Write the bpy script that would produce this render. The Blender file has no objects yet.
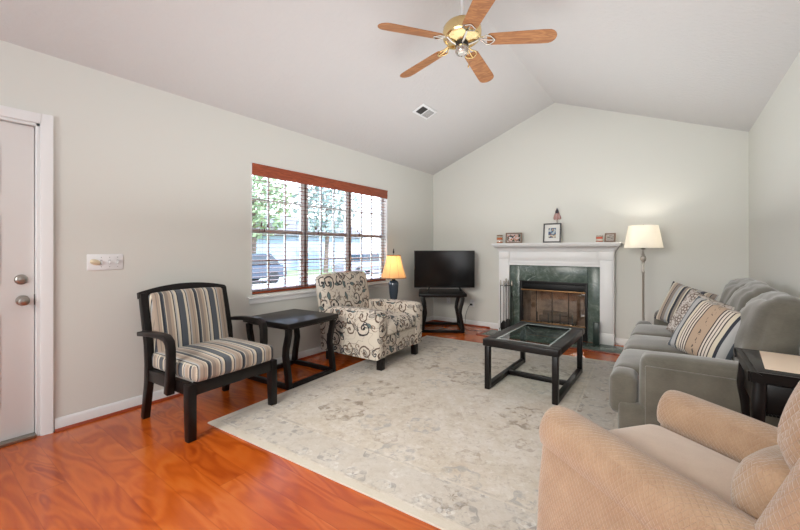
import bpy, bmesh, math, random
from mathutils import Vector, Matrix, noise
R = math.radians; PI = math.pi
random.seed(7)
scene = bpy.context.scene
col = scene.collection

# ------------------------------------------------------------------ camera, world, light, exposure
cam_d = bpy.data.cameras.new('camera'); cam = bpy.data.objects.new('camera', cam_d); col.objects.link(cam)
cam.location = (0, 0, 1.22); cam.rotation_euler = (R(90), 0, R(36.3))
cam_d.sensor_width = 36; cam_d.lens = 16.785; cam_d.shift_y = -15/800; cam_d.clip_start = .02
scene.camera = cam
w = bpy.data.worlds.new('sky'); scene.world = w; w.use_nodes = True
wn = w.node_tree; bg = wn.nodes['Background']
wtc = wn.nodes.new('ShaderNodeTexCoord'); wsep = wn.nodes.new('ShaderNodeSeparateXYZ'); wr = wn.nodes.new('ShaderNodeValToRGB')
wn.links.new(wtc.outputs['Generated'], wsep.inputs[0]); wn.links.new(wsep.outputs['Z'], wr.inputs[0]); wn.links.new(wr.outputs[0], bg.inputs[0])
wr.color_ramp.elements[0].position = 0; wr.color_ramp.elements[0].color = (.95, .97, 1, 1)
wr.color_ramp.elements[1].position = .6; wr.color_ramp.elements[1].color = (.45, .65, 1, 1)
bg.inputs[1].default_value = 6.0
def area(name, loc, rot, sx, sy, power, color=(1, 1, 1)):
    d = bpy.data.lights.new(name, 'AREA'); d.shape = 'RECTANGLE'; d.size = sx; d.size_y = sy; d.energy = power; d.color = color
    o = bpy.data.objects.new(name, d); o.location = loc; o.rotation_euler = rot; col.objects.link(o); return o
sun = bpy.data.lights.new('sun', 'SUN'); sun.energy = 8; sun.angle = R(2); sun.color = (1, .95, .87)
so = bpy.data.objects.new('sun', sun); so.rotation_euler = (R(25), R(38), 0); col.objects.link(so)
def aim(d): return Vector(d).to_track_quat('-Z', 'Y').to_euler()
area('ceiling_bounce_fill', (-1.3, 2.9, 1.45), aim((0, 0, 1)), 3.0, 4.0, 41, (.93, .96, .98))  # added up-facing fill in mid-room, brightens the ceiling like bounced flash
area('rear_fill', (-.8, -2.2, 1.5), aim((-.05, 1, .1)), 3.6, 1.8, 74, (.83, .93, 1))  # added fill behind the camera; the rear wall has no window
key = area('overhead_fill', (-1.5, -1.7, 2.3), aim((.1, 4.9, -2.3)), 2.0, .8, 28, (1, .96, .87)); key.data.spread = R(76)
area('kitchen_side_fill', (2.9, .3, 1.5), aim((-1, .35, .1)), 2.4, 1.8, 20, (.92, .96, 1))  # added fill from the kitchen side, no window is built there
scene.view_settings.view_transform = 'Standard'; scene.view_settings.look = 'None'
scene.view_settings.gamma = 1; scene.view_settings.use_curve_mapping = False
scene.view_settings.exposure = 0.2

# ------------------------------------------------------------------ helpers: shader nodes
def srgb(r, g, b):
    f = lambda c: (c/255/12.92 if c/255 <= .04045 else ((c/255+.055)/1.055)**2.4)
    return (f(r), f(g), f(b), 1)
class S:
    """a float socket with arithmetic"""
    def __init__(s, nt, sock): s.nt, s.k = nt, sock
    def m(s, op, *o):
        n = s.nt.nodes.new('ShaderNodeMath'); n.operation = op
        for i, v in enumerate((s,)+o):
            if isinstance(v, S): s.nt.links.new(v.k, n.inputs[i])
            else: n.inputs[i].default_value = v
        return S(s.nt, n.outputs[0])
    def __add__(s, o): return s.m('ADD', o)
    def __radd__(s, o): return s.m('ADD', o)
    def __sub__(s, o): return s.m('SUBTRACT', o)
    def __rsub__(s, o): return s.m('MULTIPLY', -1.).m('ADD', o)
    def __mul__(s, o): return s.m('MULTIPLY', o)
    def __rmul__(s, o): return s.m('MULTIPLY', o)
    def __truediv__(s, o): return s.m('DIVIDE', o)
    def lt(s, o): return s.m('LESS_THAN', o)
    def gt(s, o): return s.m('GREATER_THAN', o)
    def floor(s): return s.m('FLOOR')
    def fract(s): return s.m('FRACT')
    def abs(s): return s.m('ABSOLUTE')
    def sin(s): return s.m('SINE')
    def cos(s): return s.m('COSINE')
    def sqrt(s): return s.m('SQRT')
    def min(s, o): return s.m('MINIMUM', o)
    def max(s, o): return s.m('MAXIMUM', o)
    def atan2(s, o): return s.m('ARCTAN2', o)
    def ss(s, a, b):
        n = s.nt.nodes.new('ShaderNodeMapRange'); n.interpolation_type = 'SMOOTHSTEP'
        s.nt.links.new(s.k, n.inputs[0]); n.inputs[1].default_value = a; n.inputs[2].default_value = b
        return S(s.nt, n.outputs[0])
class M:
    """a Principled material under construction"""
    def __init__(s, name, color=(.5, .5, .5, 1), rough=.5, metal=0, **kw):
        s.mat = bpy.data.materials.new(name); s.mat.use_nodes = True; s.nt = s.mat.node_tree
        s.b = s.nt.nodes['Principled BSDF']
        s.set('Base Color', color); s.set('Roughness', rough); s.set('Metallic', metal)
        for k, v in kw.items(): s.set(k.replace('_', ' '), v)
        s.mat.diffuse_color = color
    def set(s, k, v):
        if isinstance(v, S): s.nt.links.new(v.k, s.b.inputs[k])
        elif hasattr(v, 'is_output'): s.nt.links.new(v, s.b.inputs[k])
        else: s.b.inputs[k].default_value = v
        return s
    def n(s, t): return s.nt.nodes.new(t)
    def coord(s, which='Object'):
        t = s.n('ShaderNodeTexCoord'); x = s.n('ShaderNodeSeparateXYZ'); s.nt.links.new(t.outputs[which], x.inputs[0])
        return [S(s.nt, x.outputs[i]) for i in range(3)]
    def vec(s, x, y, z=0.):
        c = s.n('ShaderNodeCombineXYZ')
        for i, v in enumerate((x, y, z)):
            if isinstance(v, S): s.nt.links.new(v.k, c.inputs[i])
            else: c.inputs[i].default_value = v
        return c.outputs[0]
    def noise(s, v, scale=5, detail=4, rough=.55, dist=0.):
        n = s.n('ShaderNodeTexNoise'); s.nt.links.new(v, n.inputs['Vector'])
        n.inputs['Scale'].default_value = scale; n.inputs['Detail'].default_value = detail
        n.inputs['Roughness'].default_value = rough; n.inputs['Distortion'].default_value = dist
        return S(s.nt, n.outputs['Fac'])
    def white(s, v):
        n = s.n('ShaderNodeTexWhiteNoise'); n.noise_dimensions = '3D'; s.nt.links.new(v, n.inputs['Vector']); return S(s.nt, n.outputs['Value'])
    def cell(s, x, y, rnd=.6):
        """nearest cell of a jittered lattice: offsets from its centre, distance, two random numbers"""
        n = s.n('ShaderNodeTexVoronoi'); n.voronoi_dimensions = '2D'; n.inputs['Scale'].default_value = 1; n.inputs['Randomness'].default_value = rnd
        s.nt.links.new(s.vec(x, y), n.inputs['Vector'])
        p = s.n('ShaderNodeSeparateXYZ'); s.nt.links.new(n.outputs['Position'], p.inputs[0])
        c = s.n('ShaderNodeSeparateColor'); s.nt.links.new(n.outputs['Color'], c.inputs[0])
        dx = x - S(s.nt, p.outputs[0]); dy = y - S(s.nt, p.outputs[1])
        return dx, dy, (dx*dx+dy*dy).sqrt(), S(s.nt, c.outputs[0]), S(s.nt, c.outputs[1])
    def ramp(s, f, stops, const=False):
        r = s.n('ShaderNodeValToRGB'); s.nt.links.new(f.k, r.inputs[0]); e = r.color_ramp
        if const: e.interpolation = 'CONSTANT'
        e.elements[0].position = stops[0][0]; e.elements[0].color = stops[0][1]
        e.elements[1].position = stops[1][0]; e.elements[1].color = stops[1][1]
        for p, c in stops[2:]:
            x = e.elements.new(p); x.color = c
        return r.outputs[0]
    def mix(s, f, a, b, mode='MIX'):
        n = s.n('ShaderNodeMix'); n.data_type = 'RGBA'; n.blend_type = mode
        for i, v in ((0, f), (6, a), (7, b)):
            if isinstance(v, S): s.nt.links.new(v.k, n.inputs[i])
            elif hasattr(v, 'is_output'): s.nt.links.new(v, n.inputs[i])
            else: n.inputs[i].default_value = v
        return n.outputs[2]
    def bump(s, h, strength=.3, dist=.002):
        n = s.n('ShaderNodeBump'); n.inputs['Strength'].default_value = strength; n.inputs['Distance'].default_value = dist
        s.nt.links.new(h.k, n.inputs['Height']); s.nt.links.new(n.outputs[0], s.b.inputs['Normal']); return s

# ------------------------------------------------------------------ materials
def mk_paint(name, c, scale=90, strength=.12, rough=.85, dist=.002):
    m = M(name, c, rough); x, y, z = m.coord(); m.bump(m.noise(m.vec(x, y, z), scale, 3), strength, dist); return m.mat
m_wall = mk_paint('wall_paint', srgb(216, 215, 208))
m_ceil = mk_paint('ceiling_texture', srgb(206, 203, 201), 30, .8, .95, .006)
m_white = M('white_trim', srgb(228, 227, 226), .4).mat
m_door = M('door_paint', srgb(226, 222, 219), .45).mat
m_plastic = M('white_plastic', srgb(232, 232, 232), .35).mat
m_grey = M('grey_metal_grille', srgb(170, 168, 166), .5).mat
m_dark = M('dark_part_and_shade', srgb(60, 58, 56), .8).mat  # dark grey for small parts, also painted shade on the vent

def mk_floor():
    m = M('red_orange_laminate', rough=.19, Specular_IOR_Level=.8)
    x, y, z = m.coord()
    v = (y+.065)/.152; row = v.floor(); off = m.white(m.vec(row, 3.3, 1.)); u = (x + off*1.9)/1.85; cl = u.floor()
    rnd = m.white(m.vec(row, cl, 5.))
    n1 = m.noise(m.vec(x*1.3 + rnd*17, y*4.6 + rnd*31, rnd*9), 1.0, 2., .45, 1.0)
    fine0 = m.noise(m.vec(x*2, y*14, rnd*3), 1.6, 3, .6)
    bands = (n1*48 + fine0*2.).sin()*.5+.5
    fine = m.noise(m.vec(x*7 + rnd*5, y*75, rnd*3), 1.6, 3, .6)
    fac = bands*.21 + n1*.53 + fine0*.25 + fine*.12 + rnd*.14 - .12
    c = m.ramp(fac, [(.16, srgb(134, 50, 12)), (.36, srgb(172, 74, 18)), (.58, srgb(194, 92, 26)), (.9, srgb(208, 114, 44))])
    seam = (v.fract()).lt(.018).max(u.fract().lt(.0028))
    c = m.mix(seam*.38, c, srgb(120, 42, 12))
    m.set('Base Color', c)
    m.bump(fine*.2 - seam*.6, .06, .001)
    return m.mat
m_floor = mk_floor()
m_redtrim = M('reddish_quarter_round', srgb(150, 62, 34), .3).mat

def wood(name, dark, light, sx, sy, sz, rough, scale=3., spec=.5):
    m = M(name, rough=rough, Specular_IOR_Level=spec); x, y, z = m.coord()
    n1 = m.noise(m.vec(x*sx, y*sy, z*sz), scale, 3, .55, .6); b = (n1*38).sin()*.5+.5
    m.set('Base Color', m.ramp(b*.35+n1*.65, [(.2, dark), (.8, light)])); return m.mat
m_black = wood('espresso_wood', srgb(12, 9, 9), srgb(22, 17, 16), 2, 12, 12, .34, spec=.3)
m_oak = wood('oak_fan_blade', srgb(140, 84, 42), srgb(186, 128, 74), 1.2, 9, 9, .4, 2.2)
m_blind = wood('cherry_blind_wood', srgb(124, 52, 26), srgb(168, 80, 44), 8, 1.2, 14, .38)
m_tassel = M('tassel_wood', srgb(90, 30, 20), .5).mat
m_blackmetal = M('black_iron', srgb(24, 23, 23), .45, .6).mat
m_blackplastic = M('black_plastic', srgb(16, 16, 17), .4).mat
m_screen = M('tv_screen_glass', srgb(9, 9, 11), .13, Specular_IOR_Level=.6).mat
m_brass = M('polished_brass', srgb(238, 212, 156), .18, 1).mat
m_chrome = M('polished_nickel', srgb(205, 200, 192), .12, 1).mat
m_nickel = M('satin_nickel', srgb(168, 162, 154), .3, 1).mat
m_pewter = M('pewter_lamp', srgb(186, 178, 168), .38, .6).mat
m_ceramic = M('slate_blue_ceramic', srgb(62, 70, 80), .18, Coat_Weight=.4).mat
m_gold = M('lamp_gold', srgb(150, 112, 70), .4, .6).mat

def glass(name, tint, rough=0., refl=0.):
    """thin pane: mostly transparent with a clear-coat reflection"""
    mt = bpy.data.materials.new(name); mt.use_nodes = True; nt = mt.node_tree; nt.nodes.clear()
    o = nt.nodes.new('ShaderNodeOutputMaterial'); mx = nt.nodes.new('ShaderNodeMixShader'); t = nt.nodes.new('ShaderNodeBsdfTransparent'); g = nt.nodes.new('ShaderNodeBsdfGlossy')
    fr = nt.nodes.new('ShaderNodeFresnel'); fr.inputs['IOR'].default_value = 1.5
    t.inputs[0].default_value = tint; g.inputs['Roughness'].default_value = rough
    ge = nt.nodes.new('ShaderNodeNewGeometry'); k = S(nt, fr.outputs[0])*(1-S(nt, ge.outputs['Backfacing'])) if not refl else (S(nt, fr.outputs[0])+refl)*(1-S(nt, ge.outputs['Backfacing']))
    nt.links.new(k.k, mx.inputs[0]); nt.links.new(t.outputs[0], mx.inputs[1]); nt.links.new(g.outputs[0], mx.inputs[2]); nt.links.new(mx.outputs[0], o.inputs[0])
    return mt
m_pane = glass('window_glass', (.97, .98, .98, 1))
m_smoked = glass('smoked_fire_glass', (.9, .86, .82, 1), .03, .10)
m_tableglass = glass('green_edged_glass', (.62, .74, .68, 1), .01, .06)
m_jarglass = glass('jar_glass', (.95, .93, .9, 1))
m_glassedge = M('glass_edge_green', srgb(88, 150, 128), .1, Specular_IOR_Level=.7).mat
m_bevel = M('bevelled_glass_glint', srgb(170, 178, 174), .08, Specular_IOR_Level=.9).mat  # pale colour stands in for the bright reflection along the glass bevel

def mk_marble():
    m = M('green_marble', rough=.25, Specular_IOR_Level=.4); x, y, z = m.coord()
    v = m.vec(x, y, z); n1 = m.noise(v, 7, 6, .65, 1.2); n2 = m.noise(v, 3.2, 4, .6, 2.0); n3 = m.noise(v, 30, 3)
    c = m.ramp(n1*.8+n3*.2, [(.3, srgb(58, 72, 65)), (.52, srgb(84, 97, 89)), (.72, srgb(124, 136, 127))])
    vein = 1-((n2-.5).abs()).ss(.0, .012); patch = m.noise(v, 2.1, 2).ss(.5, .66)
    m.set('Base Color', m.mix(vein*patch*.8, c, srgb(188, 198, 190))); return m.mat
m_marble = mk_marble()
def mk_firebrick():
    m = M('sooty_firebrick', rough=.9); x, y, z = m.coord()
    n = m.noise(m.vec(x, y, z), 5, 5, .6)
    m.set('Base Color', m.ramp(n, [(.3, srgb(110, 90, 78)), (.55, srgb(176, 152, 132)), (.8, srgb(206, 188, 168))])); return m.mat
m_firebrick = mk_firebrick()

# striped upholstery: stops across one repeat of the UV u coordinate
cream, slate, navy, taupe, rose, ltgrey = srgb(206, 196, 176), srgb(78, 84, 92), srgb(44, 48, 58), srgb(140, 128, 118), srgb(172, 154, 138), srgb(172, 171, 170)
def mk_stripe(name, rep, stops, along='u', fine=True, phase=0.):
    m = M(name, rough=.9, Sheen_Weight=.15); x, y, z = m.coord('UV')
    a = x if along == 'u' else y
    f = ((a + phase)/rep).fract()
    c = m.ramp(f, stops, True)
    if fine:
        t = (a*900).sin()*.5+.5; c = m.mix(t*.12, c, srgb(60, 55, 52))
    m.set('Base Color', c); m.bump(m.noise(m.vec(x, y, z), 700, 2), .15, .001); return m.mat
m_stripe_chair = mk_stripe('blue_tan_stripe', .25, [
    (0, slate), (.17, cream), (.235, navy), (.26, ltgrey), (.30, rose), (.38, taupe), (.41, rose), (.47, cream), (.50, navy), (.56, slate), (.60, cream), (.625, taupe), (.72, rose), (.80, cream), (.84, navy), (.87, ltgrey), (.91, cream), (.97, navy)], phase=.25*.415)
m_stripe_pillow = mk_stripe('pillow_stripe', .30, [
    (0, taupe), (.09, navy), (.12, cream), (.16, ltgrey), (.27, slate), (.30, navy), (.39, cream), (.44, rose), (.54, navy), (.565, taupe), (.66, ltgrey), (.74, cream), (.78, navy), (.85, taupe), (.92, cream), (.96, navy)])
dk, lt_, tn = srgb(58, 46, 44), srgb(212, 202, 190), srgb(176, 152, 130)
def mk_stripe_emb():
    m = M('embroidered_stripe', rough=.9, Sheen_Weight=.15); x, y, z = m.coord('UV')
    f = (x + .22)/.44
    c = m.ramp(f, [(0, cream), (.06, slate), (.12, ltgrey), (.20, navy), (.23, cream), (.27, dk), (.285, lt_), (.31, dk), (.325, lt_), (.35, dk), (.365, lt_), (.39, dk), (.405, tn), (.60, dk), (.615, lt_), (.64, dk), (.655, lt_), (.68, dk), (.695, lt_), (.72, dk), (.735, cream), (.79, navy), (.83, ltgrey), (.92, slate)], True)
    emb = (x-.006).abs().lt(.012) * m.noise(m.vec(x*60, y*26), 1, 2, .5, .5).gt(.56)
    m.set('Base Color', m.mix(emb*.85, c, srgb(60, 54, 52))); return m.mat
m_stripe_emb = mk_stripe_emb()

def mk_scroll():
    m = M('scroll_paisley_fabric', rough=.9, Sheen_Weight=.1); x, y, z = m.coord('UV')
    wob = m.noise(m.vec(x, y, 0), 9, 2)*.05
    base = srgb(206, 196, 182)
    def layer(c, sc, ox, oy, keep, ink1, ink2, turns, rmax, wid):
        dx, dy, r, a, b = m.cell((x+wob)/sc+ox, (y+wob)/sc+oy, .75)
        sgn = (b.gt(.5))*2-1
        th = (dy*sgn).atan2(dx)/(2*PI)
        ph = (th + r*turns + a).fract()
        line = ((ph-.5).abs().lt(wid)) * r.lt(rmax) * a.lt(keep)
        dot = r.lt(.07)*a.lt(keep)
        k = line.max(dot)
        c = m.mix(k*b.gt(.45), c, ink1); return m.mix(k*(b.lt(.45001)), c, ink2)
    vine = 1-((m.noise(m.vec(x, y, 3.), 9, 1, .4, .6)-.5).abs()).ss(.008, .016)
    c = m.mix(vine*.8, base, srgb(120, 104, 92))
    # leaves: pointed ellipses, some teal and filled, some outlined
    dx, dy, r, a, b = m.cell(x/.125+7.3, y/.125+2.1, .8)
    an = a*6.28; u = dx*an.cos() + dy*an.sin(); v = dy*an.cos() - dx*an.sin()
    e = (u*u/(.40*.40) + v.abs()/.17)
    leaf = e.lt(1.)*b.gt(.42); core = e.lt(.72)*b.gt(.42); vein = v.abs().lt(.015)*core
    c = m.mix(leaf, c, srgb(56, 52, 54)); c = m.mix(core, c, m.mix(b.gt(.72), srgb(176, 166, 156), srgb(98, 116, 116))); c = m.mix(vein, c, srgb(48, 46, 48))
    c = layer(c, .185, 0., 0., .97, srgb(48, 42, 42), srgb(96, 78, 66), 3.2, .46, .125)
    c = layer(c, .105, 4.4, 9.7, .45, srgb(54, 56, 62), srgb(118, 96, 80), 2.8, .42, .15)
    m.set('Base Color', c); m.bump(m.noise(m.vec(x, y, z), 500, 2), .15, .001); return m.mat
m_scroll = mk_scroll()
def mk_floral():
    m = M('floral_pillow_fabric', rough=.9); x, y, z = m.coord('UV')
    dx, dy, r, a, b = m.cell(x/.11, y/.11, .5)
    th = dy.atan2(dx); pet = (th*5 + a*6.).cos()*.10+.30
    ring = ((r-pet).abs()).lt(.05) + ((r-.13).abs()).lt(.04) + ((r-pet*1.45).abs()).lt(.03)
    vine = 1-((m.noise(m.vec(x, y, 3.), 22, 1, .4, .8)-.5).abs()).ss(.02, .04)
    c = m.mix(vine*.7, srgb(200, 192, 184), srgb(140, 126, 116)); m.set('Base Color', m.mix(ring.min(1.), c, srgb(112, 96, 86))); return m.mat
m_floral = mk_floral()
def mk_sofa():
    m = M('sage_chenille', rough=.95, Sheen_Weight=.5, Sheen_Roughness=.5); x, y, z = m.coord()
    n = m.noise(m.vec(x, y, z), 6, 4); f = m.noise(m.vec(x*30, y*30, z*220), 2, 2)
    m.set('Base Color', m.ramp(n*.7+f*.3, [(.3, srgb(82, 78, 69)), (.7, srgb(112, 107, 96))])); m.bump(f, .25, .003); return m.mat
m_sofa = mk_sofa()
def mk_quilt(name, c1, c2, diamonds=True):
    m = M(name, rough=.9, Sheen_Weight=.4); x, y, z = m.coord('UV')
    a = ((x*1.35+y)*PI/.024).sin().abs(); b = ((x*1.35-y)*PI/.024).sin().abs()
    h = (a.min(b)).ss(0, .55) if diamonds else m.noise(m.vec(x*90, y*400), 1, 2)
    n = m.noise(m.vec(x, y, z), 10, 4); f = m.noise(m.vec(x*160, y*60, z), 2, 2)
    c = m.ramp(n*.6+f*.4, [(.3, c1), (.7, c2)])
    m.set('Base Color', c); m.bump(h*.8+f*.3, .5 if diamonds else .3, .004); return m.mat
m_quilt = mk_quilt('tan_diamond_quilt', srgb(152, 120, 94), srgb(178, 148, 120))
m_tanseat = mk_quilt('tan_plain_velour', srgb(186, 162, 142), srgb(202, 180, 160), False)

def mk_rug(W, L):
    m = M('faded_floral_rug', rough=.95, Sheen_Weight=.1); x, y, z = m.coord()
    v = m.vec(x, y, z)
    n1 = m.noise(v, 3.2, 5, .6); n2 = m.noise(v, 14, 5, .65, .5); n3 = m.noise(v, 60, 3)
    c = m.ramp(n1*.45+n2*.55, [(.32, srgb(174, 161, 146)), (.45, srgb(196, 186, 172)), (.57, srgb(204, 196, 186)), (.72, srgb(213, 208, 201))])
    c = m.mix(m.noise(v, 2.3, 3, .6).ss(.55, .72)*.35, c, srgb(190, 172, 150))
    c = m.mix(m.noise(v, 34, 3, .7, .6).ss(.53, .66)*.55, c, srgb(168, 156, 144)); c = m.mix(m.noise(m.vec(x+9., y, 0), 26, 3, .7, .6).ss(.55, .68)*.5, c, srgb(216, 212, 206))
    ed = ((W/2-x.abs())).min(L/2-y.abs())
    inner = ed.gt(.33)
    wear = m.noise(v, 9, 5, .75).ss(.40, .62)
    def rosette(c, sc, ox, keep, ink, lobes, rad, amount, zone):
        dx, dy, r, a, b = m.cell(x/sc+ox, y/sc+ox*1.7, .5)
        th = dy.atan2(dx); pet = (th*lobes).cos()*.5+.5; rings = ((r*(13./rad)*.55)).sin()*.5+.5
        t = (pet*.55+rings*.45)*(1-(r-rad*1.5).ss(0, .06)) + (1-((r-rad*1.25-pet*.05).abs()).ss(.008, .03))*.5
        return m.mix(t.ss(.5, .72)*a.lt(keep)*wear*amount*zone, c, ink)
    c = rosette(c, .62, 2.2, .55, srgb(128, 112, 96), 9, .20, .75, inner)
    c = rosette(c, .40, 7.9, .6, srgb(160, 158, 156), 7, .20, .75, inner)
    c = rosette(c, .27, 5.3, .35, srgb(146, 128, 112), 6, .2, .5, inner)
    bord = ed.gt(.07)*ed.lt(.31)
    c = m.mix(bord*.45, c, srgb(184, 178, 171))
    c = rosette(c, .21, 3.1, .8, srgb(152, 148, 144), 6, .26, .9, bord)
    c = rosette(c, .115, 1.3, .6, srgb(216, 213, 208), 5, .25, .6, bord)
    c = rosette(c, .3, 8.3, .45, srgb(128, 114, 100), 8, .2, .65, bord)
    line = (ed-.33).abs().lt(.008)+(ed-.065).abs().lt(.006)
    c = m.mix(line*wear*.7, c, srgb(166, 160, 152)); c = m.mix(ed.lt(.045)*.8, c, srgb(200, 192, 178))
    m.set('Base Color', c); m.bump(n3, .4, .004); return m.mat

def mk_shade(name, c, trans=.55):
    mt = bpy.data.materials.new(name); mt.use_nodes = True; nt = mt.node_tree; b = nt.nodes['Principled BSDF']; b.inputs['Base Color'].default_value = c; b.inputs['Roughness'].default_value = .9
    t = nt.nodes.new('ShaderNodeBsdfTranslucent'); t.inputs[0].default_value = c; mx = nt.nodes.new('ShaderNodeMixShader'); mx.inputs[0].default_value = trans
    o = nt.nodes['Material Output']; nt.links.new(b.outputs[0], mx.inputs[1]); nt.links.new(t.outputs[0], mx.inputs[2]); nt.links.new(mx.outputs[0], o.inputs[0]); return mt
m_shade_white = mk_shade('white_linen_shade', srgb(242, 238, 230), .45)
m_shade_gold = mk_shade('golden_silk_shade', srgb(236, 212, 172), .6)
m_shade_trim = M('shade_trim', srgb(140, 104, 70), .7).mat
m_paper = M('cream_paper', srgb(226, 206, 184), .8).mat
m_mat = M('photo_mat', srgb(225, 224, 220), .8).mat
m_frame_grey = M('dark_grey_frame', srgb(74, 72, 74), .4).mat
m_frame_brown = M('brown_frame', srgb(128, 104, 88), .5).mat
m_wax_orange = M('orange_wax', srgb(206, 112, 56), .5, Subsurface_Weight=.2).mat
m_wax_red = M('coral_wax', srgb(216, 96, 66), .5, Subsurface_Weight=.2).mat
m_lid = M('copper_lid', srgb(140, 106, 80), .35, .7).mat
m_label = M('paper_label', srgb(218, 206, 194), .7).mat
def mk_photo(name, stops, sc, seed):
    m = M(name, rough=.25); x, y, z = m.coord(); n = m.noise(m.vec(x*sc, z*sc, seed), 1, 2, .5, .4); m.set('Base Color', m.ramp(n, stops, True)); return m.mat
m_photo_people = mk_photo('blurred_group_photo', [(0, srgb(60, 80, 60)), (.38, srgb(40, 44, 50)), (.47, srgb(196, 150, 130)), (.52, srgb(200, 205, 210)), (.58, srgb(206, 120, 60)), (.66, srgb(80, 100, 70))], 17, 2.)
m_photo_blue = mk_photo('blurred_blue_photo', [(0, srgb(190, 196, 196)), (.42, srgb(90, 120, 150)), (.5, srgb(44, 70, 110)), (.56, srgb(190, 150, 110)), (.62, srgb(200, 204, 200))], 16, 5.)
m_photo_grey = mk_photo('pale_photo', [(0, srgb(150, 140, 130)), (.5, srgb(190, 184, 176)), (.6, srgb(120, 110, 104))], 30, 1.)
def mk_flag():
    m = M('red_white_stripes', rough=.8); x, y, z = m.coord(); m.set('Base Color', m.ramp((x/.02).fract(), [(0, srgb(150, 84, 82)), (.5, srgb(196, 176, 168))], True)); return m.mat
m_flag = mk_flag(); m_flagblue = M('navy_canton', srgb(62, 58, 66), .8).mat
m_switchcream = M('cream_shell', srgb(222, 206, 176), .6).mat
m_greenbox = M('dark_green_tin', srgb(28, 44, 38), .35).mat
# outside
m_lawn = mk_paint('lawn', srgb(120, 138, 86), 3, .1)
m_road = mk_paint('pale_concrete', srgb(196, 192, 188), 4, .1)
m_leaf = M('tree_leaf', srgb(128, 146, 112), .7).mat; m_leaf2 = M('blue_green_leaf', srgb(140, 156, 152), .7).mat; m_bark = M('bark', srgb(98, 84, 74), .9).mat
m_carblue = M('slate_car_paint', srgb(62, 70, 84), .25, .2).mat; m_carred = M('grey_car_paint', srgb(120, 124, 132), .25, .3).mat
m_carglass = M('car_glass', srgb(40, 50, 60), .08).mat; m_tyre = M('tyre', srgb(30, 30, 32), .8).mat
m_siding = mk_paint('blue_grey_siding', srgb(150, 164, 186), 8, .1); m_roof = mk_paint('grey_shingle', srgb(110, 106, 108), 6, .2)

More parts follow.
